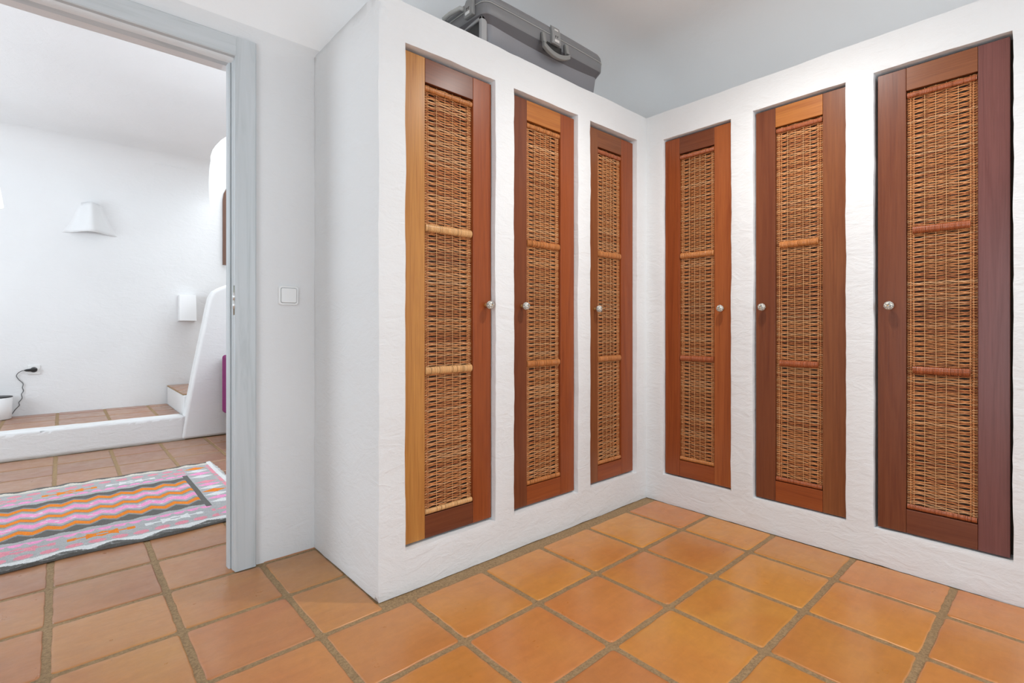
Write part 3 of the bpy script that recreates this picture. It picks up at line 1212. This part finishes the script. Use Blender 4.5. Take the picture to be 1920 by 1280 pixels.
po = mb.build('parapet', M['plaster'], stt, bevel=0.03, seg=4, angle=50)

# sconces and fittings on the far wall
sco = thing('wall_sconce', 'wide white plaster wall sconce with a flared curved front, at left on the far wall', 'wall lamp', (0.207, YW, 1.885))
rings = []
for k in range(9):
    t = k / 8
    z = 0.285 * t
    hw = 0.215 * (1 - t) ** 0.75 + 0.085 * (1 - (1 - t) ** 2) + 0.002
    hw = 0.215 + (0.075 - 0.215) * (t ** 0.75)
    dep = 0.150 - 0.055 * t
    ring = []
    for i in range(17):
        u = -1 + 2 * i / 16
        b_ = 0.5 * (1 + cos(pi * u))
        ring.append((u * hw, -dep * (b_ ** 1.25) - 0.001, z - 0.012 * (1 - b_) * (1 - t)))
    rings.append(ring)
mb = MB()
m_ = 17
vs = [p for r in rings for p in r]
inn = [(x * 0.96, min(-0.001, y + 0.012), z) for r in rings for (x, y, z) in r]
fs = []
for i in range(8):
    for k in range(16):
        a = i * m_ + k
        fs.append((a, a + m_, a + m_ + 1, a + 1)[::-1])
        a2 = a + len(vs)
        fs.append((a2, a2 + 1, a2 + m_ + 1, a2 + m_)[::-1])
for k in range(16):
    a, b = k, len(vs) + k
    fs.append((a, a + 1, b + 1, b)[::-1])
    a, b = 8 * m_ + k, len(vs) + 8 * m_ + k
    fs.append((a, a + 1, b + 1, b))
mb.add(vs + inn, fs, 0, (1, 1, 1), None, True)
mb.build('shade', M['plaster_smooth'], sco)
bs = thing('box_sconce', 'small white wedge-shaped box light on the far wall beside the parapet', 'wall lamp', (0.985, YW, 1.05))
mb = MB()
W2 = 0.076
vs = [(-W2, 0, 0), (W2, 0, 0), (W2, 0, 0.275), (-W2, 0, 0.275), (-W2, -0.115, 0.008), (W2, -0.115, 0.008), (W2, -0.085, 0.275), (-W2, -0.085, 0.275)]
fs = [(4, 5, 6, 7), (0, 1, 5, 4)[::-1], (3, 7, 6, 2), (0, 4, 7, 3), (1, 2, 6, 5)]
mb.add(vs, [f for f in fs])
mb.build('shade', M['whitelac'], bs, bevel=0.003)
vp = MB()
pp = [cove_pt(radians(a), 0.005) for a in range(26, 60, 2)]
vs, fs = [], []
for (y, z) in pp:
    vs += [(0.708 * y / 6.273, y, z), (0.990 * y / 6.273, y, z)]
for (y, z) in pp:
    vs += [(0.708 * y / 6.273, y + 0.006, z + 0.005), (0.990 * y / 6.273, y + 0.006, z + 0.005)]
n = len(pp)
for k in range(n - 1):
    fs.append((2 * k, 2 * k + 1, 2 * k + 3, 2 * k + 2))
    fs.append((2 * k, 2 * k + 2, 2 * n + 2 * k + 2, 2 * n + 2 * k))
    fs.append((2 * k + 1, 2 * n + 2 * k + 1, 2 * n + 2 * k + 3, 2 * k + 3))
fs += [(0, 2 * n, 2 * n + 1, 1), (2 * n - 2, 2 * n - 1, 4 * n - 1, 4 * n - 2)]
vp.add(vs, fs)
v_ = vp.build('access_panel', M['plaster_smooth'])
tag(v_, 'flush white painted access panel high on the far wall under the ceiling', 'wall panel')

# arched frame over the stairs
af = thing('arched_mirror', 'tall mirror in a dark brown arched wooden frame hanging over the stairs', 'mirror', (1.597, YW - 0.002, 1.675))


def arch(hw, z0, zs, zt, n=12, ins=0):
    P = [(hw - ins, z0 + ins), ]
    for k in range(n + 1):
        a = k * pi / n
        P.append(((hw - ins) * cos(a), zs + (zt - zs - ins) * sin(a)))
    P.append((-(hw - ins), z0 + ins))
    return P


mb = MB()
o_ = arch(0.272, 0, 0.72, 0.98)
i_ = arch(0.272, 0, 0.72, 0.98, ins=0.05)
n = len(o_)
vs = [(x, 0, z) for x, z in o_] + [(x, -0.03, z) for x, z in o_] + [(x, -0.03, z) for x, z in i_] + [(x, -0.004, z) for x, z in i_]
fs = []
for k in range(n):
    k2 = (k + 1) % n
    for L in range(3):
        fs.append((L * n + k, L * n + k2, (L + 1) * n + k2, (L + 1) * n + k))
mb.add(vs, fs)
mb.build('frame', M['brownwood'], af)
mb = MB()
mb.add([(x, -0.006, z) for x, z in i_], [tuple(range(n))[::-1]])
mb.build('mirror_glass', M['mirror'], af)

# socket, plug, cord, bin
so = thing('wall_socket', 'square white wall socket low on the far wall', 'socket', (-0.188, YW, 0.605))
mb = MB()
mb.loft([rrect(.042, .042, .006, 0.003), rrect(.042, .042, .006, -0.008), rrect(.040, .040, .006, -0.010)], 0, smooth=False)
mb.build('plate', M['switch'], so)
mb = MB()
mb.loft([rrect(.024, .024, .0235, -0.0098, 8), rrect(.024, .024, .0235, -0.0103, 8)], 0, smooth=False)
mb.build('socket_well', M['gap'], so)
pl = thing('power_cord', 'black plug and thin grey cord hanging from the wall socket', 'power cord', (-0.188, YW, 0.605))
mb = MB()
mb.tube([(0.016, -0.026, 0.0), (0.0, -0.034, 0.001), (-0.02, -0.034, 0), (-0.05, -0.034, -0.001), (-0.062, -0.034, -0.001)], [0.014, 0.017, 0.013, 0.010, 0.004], 12)
mb.tube([(0.0, -0.0105, 0.0), (0.0, -0.03, 0.0)], 0.016, 14)
mb.build('plug', M['black'], pl)
cpts = [(-0.062, -.034, -.001), (-0.075, -.03, -0.004), (-0.10, -.02, -0.022), (-0.112, -.012, -0.05), (-0.095, -.01, -0.085), (-0.070, -.01, -0.12), (-0.074, -.012, -0.155),
        (-0.067, -.010, -0.185), (-0.080, -.012, -0.215), (-0.076, -.011, -0.25), (-0.096, -.013, -0.285), (-0.094, -.014, -0.312), (-0.118, -.016, -0.345), (-0.135, -.02, -0.375), (-0.150, -.03, -0.398)]
sm = []
for i in range(len(cpts) - 1):
    p0, p1, p2, p3 = [Vector(cpts[max(0, min(len(cpts) - 1, i + k))]) for k in (-1, 0, 1, 2)]
    for k in range(5):
        t = k / 5
        sm.append(0.5 * ((2 * p1) + (-p0 + p2) * t + (2 * p0 - 5 * p1 + 4 * p2 - p3) * t * t + (-p0 + 3 * p1 - 3 * p2 + p3) * t ** 3))
sm.append(Vector(cpts[-1]))
mb = MB()
mb.tube(sm, 0.0032, 8)
mb.build('cord', M['cable'], pl)
bn = thing('waste_bin', 'white round bin with a dark lid standing on the tiled platform', 'bin', (-0.425, 6.165, ZP + 0.001))
mb = MB()
mb.lathe([(0.02, 0.0), (0.096, 0.0), (0.102, 0.006), (0.108, 0.186), (0.104, 0.188), (0.099, 0.012), (0.02, 0.008)], (0, 0, 0), 'z', 40)
mb.build('body', M['whitelac'], bn)
mb = MB()
mb.lathe([(0.1075, 0.1865), (0.1095, 0.190), (0.107, 0.194), (0.02, 0.1945)], (0, 0, 0), 'z', 40)
mb.build('lid', M['black'], bn)
# pendant lamp whose shade just enters the frame at the far left
pn = thing('pendant_lamp', 'white conical hanging lamp shade cut off by the left edge of the photo', 'pendant lamp', (-0.475, 5.4, 1.895))
mb = MB()
mb.lathe([(0.150, 0.0), (0.128, 0.15), (0.05, 0.165), (0.048, 0.160), (0.124, 0.145), (0.146, 0.0)], (0, 0, 0), 'z', 40)
mb.build('lamp_shade', M['lampshade'], pn)
mb = MB()
mb.tube([(0, 0, 0.16), (0, 0, 0.2), (0, 0, ZC2 - 1.895)], 0.004, 8)
mb.lathe([(0.05, ZC2 - 1.895 - 0.03), (0.05, ZC2 - 1.895 - 0.001)], (0, 0, 0), 'z', 20)
mb.lathe([(0.05, 0.158), (0.03, 0.175), (0.012, 0.20)], (0, 0, 0), 'z', 20)
mb.build('cord', M['cable'], pn)

# magenta armchair next to the parapet
ac = thing('armchair', 'magenta upholstered armchair on dark legs, mostly hidden behind the door frame', 'armchair', (1.068, 4.50, 0))
mb = MB(); mb.box(0.0, 0.0, 0.228, 0.09, 0.60, 0.742); mb.build('armrest', M['magenta'], ac, bevel=0.025, seg=4)
mb = MB(); mb.box(0.56, 0.0, 0.228, 0.65, 0.60, 0.742); mb.build('armrest', M['magenta'], ac, bevel=0.025, seg=4)
mb = MB(); mb.box(0.095, 0.0, 0.235, 0.555, 0.50, 0.44); mb.build('seat', M['magenta'], ac, bevel=0.03, seg=4)
mb = MB(); mb.box(0.095, 0.505, 0.235, 0.555, 0.595, 0.74); mb.build('backrest', M['magenta'], ac, bevel=0.03, seg=4)
for (x, y) in ((0.04, 0.05), (0.04, 0.56), (0.61, 0.05), (0.61, 0.56)):
    mb = MB(); mb.tube([(x, y, 0.0), (x, y, 0.24)], 0.010, 10); mb.build('leg', M['darkmetal'], ac)


# ------------------------------------------------------------------ rug
LG, DG, OR, PK, RS, WH, CRM = (0.46, 0.46, 0.46), (0.155, 0.15, 0.14), (0.86, 0.26, 0.035), (0.90, 0.36, 0.60), (0.80, 0.32, 0.38), (0.76, 0.77, 0.76), (0.70, 0.66, 0.58)
MG = (0.31, 0.31, 0.30)
RXE, RY0, RY1 = 0.805, 2.89, 4.20
RC = (RY0 + RY1) / 2


def tri(x, p):
    t = (x / p) % 1.0
    return 1 - abs(2 * t - 1)


def rugcol(x, y):
    u = RXE - x
    s = y - RC
    d = abs(s)
    jx = x + 0.004 * noise.noise(Vector((y * 40, x * 9, 3)))
    if u < 0.030:
        return WH
    if u < 0.185 and d < 0.56:
        # end band: lozenges running along the length
        if u < 0.050:
            return RS if noise.noise(Vector((y * 25, 0, 1))) > -0.1 else LG
        k = int(math.floor((y + 10) / 0.075))
        cy = (k + 0.5) * 0.075 - 10
        c = [WH, PK, WH, OR, WH, PK, RS, LG][k % 8]
        cu = 0.118
        if abs(u - cu) / 0.068 + abs(y - cy) / 0.036 < 1.0:
            return c
        return LG
    if u < 0.215 and d < 0.375:
        return DG
    if d < 0.36 and u >= 0.215:
        z = tri(jx, 0.105) * 0.052 - 0.026
        q = s - z
        for c0 in (-0.205, 0.0, 0.205):
            if abs(q - c0) < 0.026:
                return OR
            if 0.026 <= abs(q - c0) < 0.046:
                return MG
        if abs(q) < 0.205:
            m = abs(abs(q) - 0.1025)
            if m < 0.030:
                return PK if noise.noise(Vector((x * 30, y * 60, 0))) > -0.42 else WH
            return LG
        return DG if d < 0.305 + 0.022 * tri(x, 0.105) else LG
    # scalloped pink row
    if 0.335 < d < 0.40 and u > 0.13:
        t = (jx / 0.062) % 1.0
        if (abs(t - 0.5) / 0.40) ** 2 + (abs(d - 0.368) / 0.030) ** 2 < 1.0 or abs(d - 0.362) < 0.008:
            return PK
        return LG
    if 0.40 < d < 0.52:
        k = math.floor(jx / 0.29 + (0.37 if s > 0 else 0.0))
        t = ((jx / 0.29 + (0.37 if s > 0 else 0.0)) % 1.0 - 0.5) * 0.29
        c = [OR, WH, RS][int(k) % 3]
        dd = abs(d - 0.455)
        if abs(t) < 0.060 and dd < 0.040 - 0.016 * abs(sin(t * 55)) and not (abs(t) < 0.022 and dd < 0.008):
            return c
        if 0.060 <= abs(t) < 0.125 and dd < 0.010 + 0.009 * (abs(t) > 0.095):
            return c
        return LG
    if 0.52 <= d < 0.575:
        t = (jx / 0.082) % 1.0
        if (abs(t - 0.5) / 0.38) ** 2 + (abs(d - 0.546) / 0.024) ** 2 < 1.0:
            return RS
        return LG
    if d >= 0.575:
        zz = 0.622 + 0.024 * (2 * tri(jx, 0.185) - 1)
        if s > 0:
            zz = 0.630 + 0.010 * (2 * tri(jx, 0.10) - 1)
            return (CRM if d < zz else DG) if d > 0.597 else LG
        if d < zz:
            return WH if d > 0.574 + 0.008 * tri(jx, 0.185) else LG
        return DG if noise.noise(Vector((x * 50, y * 50, 8))) < 0.25 else MG
    return LG


mb = MB()
step = 0.0055
RX0 = -1.05
nx = int((RXE - RX0) / step)
ny = int((RY1 - RY0) / step)


def rug_z(x, y):
    z = 0.0125 + 0.0035 * noise.noise(Vector((x * 5, y * 5, 0.7)))
    e = min(y - RY0, RY1 - y)
    z += 0.006 * max(0, 1 - e / 0.09) * (0.5 + 0.5 * sin(x * 34 + 2 * sin(x * 7)))
    return max(0.006, z)


vs, fs = [], []
cs = []
for j in range(ny + 1):
    for i in range(nx + 1):
        x = RX0 + (RXE - RX0) * i / nx
        y = RY0 + (RY1 - RY0) * j / ny
        ex = 0.006 * noise.noise(Vector((y * 22, 5, 1))) * (i == nx)
        wy = 0.010 * sin(x * 10 + 1.0) * max(0, 1 - (y - RY0) / 0.3)
        vs.append((x + ex, y + wy, rug_z(x, y)))
for j in range(ny):
    for i in range(nx):
        a = j * (nx + 1) + i
        fs.append((a, a + 1, a + nx + 2, a + nx + 1))
        x = RX0 + (RXE - RX0) * (i + .5) / nx
        y = RY0 + (RY1 - RY0) * (j + .5) / ny
        c = rugcol(x, y)
        cs.append(c)
rim = [i for i in range(nx + 1)] + [j * (nx + 1) + nx for j in range(1, ny + 1)] + [ny * (nx + 1) + i for i in range(nx - 1, -1, -1)] + [j * (nx + 1) for j in range(ny - 1, 0, -1)]
b = len(vs)
for i in rim:
    vs.append((vs[i][0], vs[i][1], 0.002))
for k in range(len(rim)):
    k2 = (k + 1) % len(rim)
    fs.append((rim[k2], rim[k], b + k, b + k2))
    cs.append(DG)
me = bpy.data.meshes.new('rug')
me.from_pydata([tuple(v) for v in vs], [], fs)
me.materials.append(M['rug'])
me.polygons.foreach_set('use_smooth', [True] * len(fs))
ca = me.color_attributes.new('tint', 'FLOAT_COLOR', 'CORNER')
flat = []
for f, c in zip(fs, cs):
    flat.extend((c[0], c[1], c[2], 1.0) * len(f))
ca.data.foreach_set('color', flat)
ro = bpy.data.objects.new('rug', me)
S.collection.objects.link(ro)
tag(ro, 'woven rug with orange, pink and grey zigzag stripes on the tiles beyond the doorway', 'rug')
# short white fringe at the end of the rug
mb = MB()
rf = random.Random(9)
for k in range(95):
    y = RY0 + 0.01 + (RY1 - RY0 - 0.02) * k / 94
    L = rf.uniform(0.008, 0.022)
    mb.tube([(RXE - 0.004, y, 0.009), (RXE + L * 0.5, y + rf.uniform(-.004, .004), 0.006), (RXE + L, y + rf.uniform(-.006, .006), 0.003)], 0.0028, 5, 0, WH)
mb.build('fringe', M['rug'], ro)
ro.data.update()
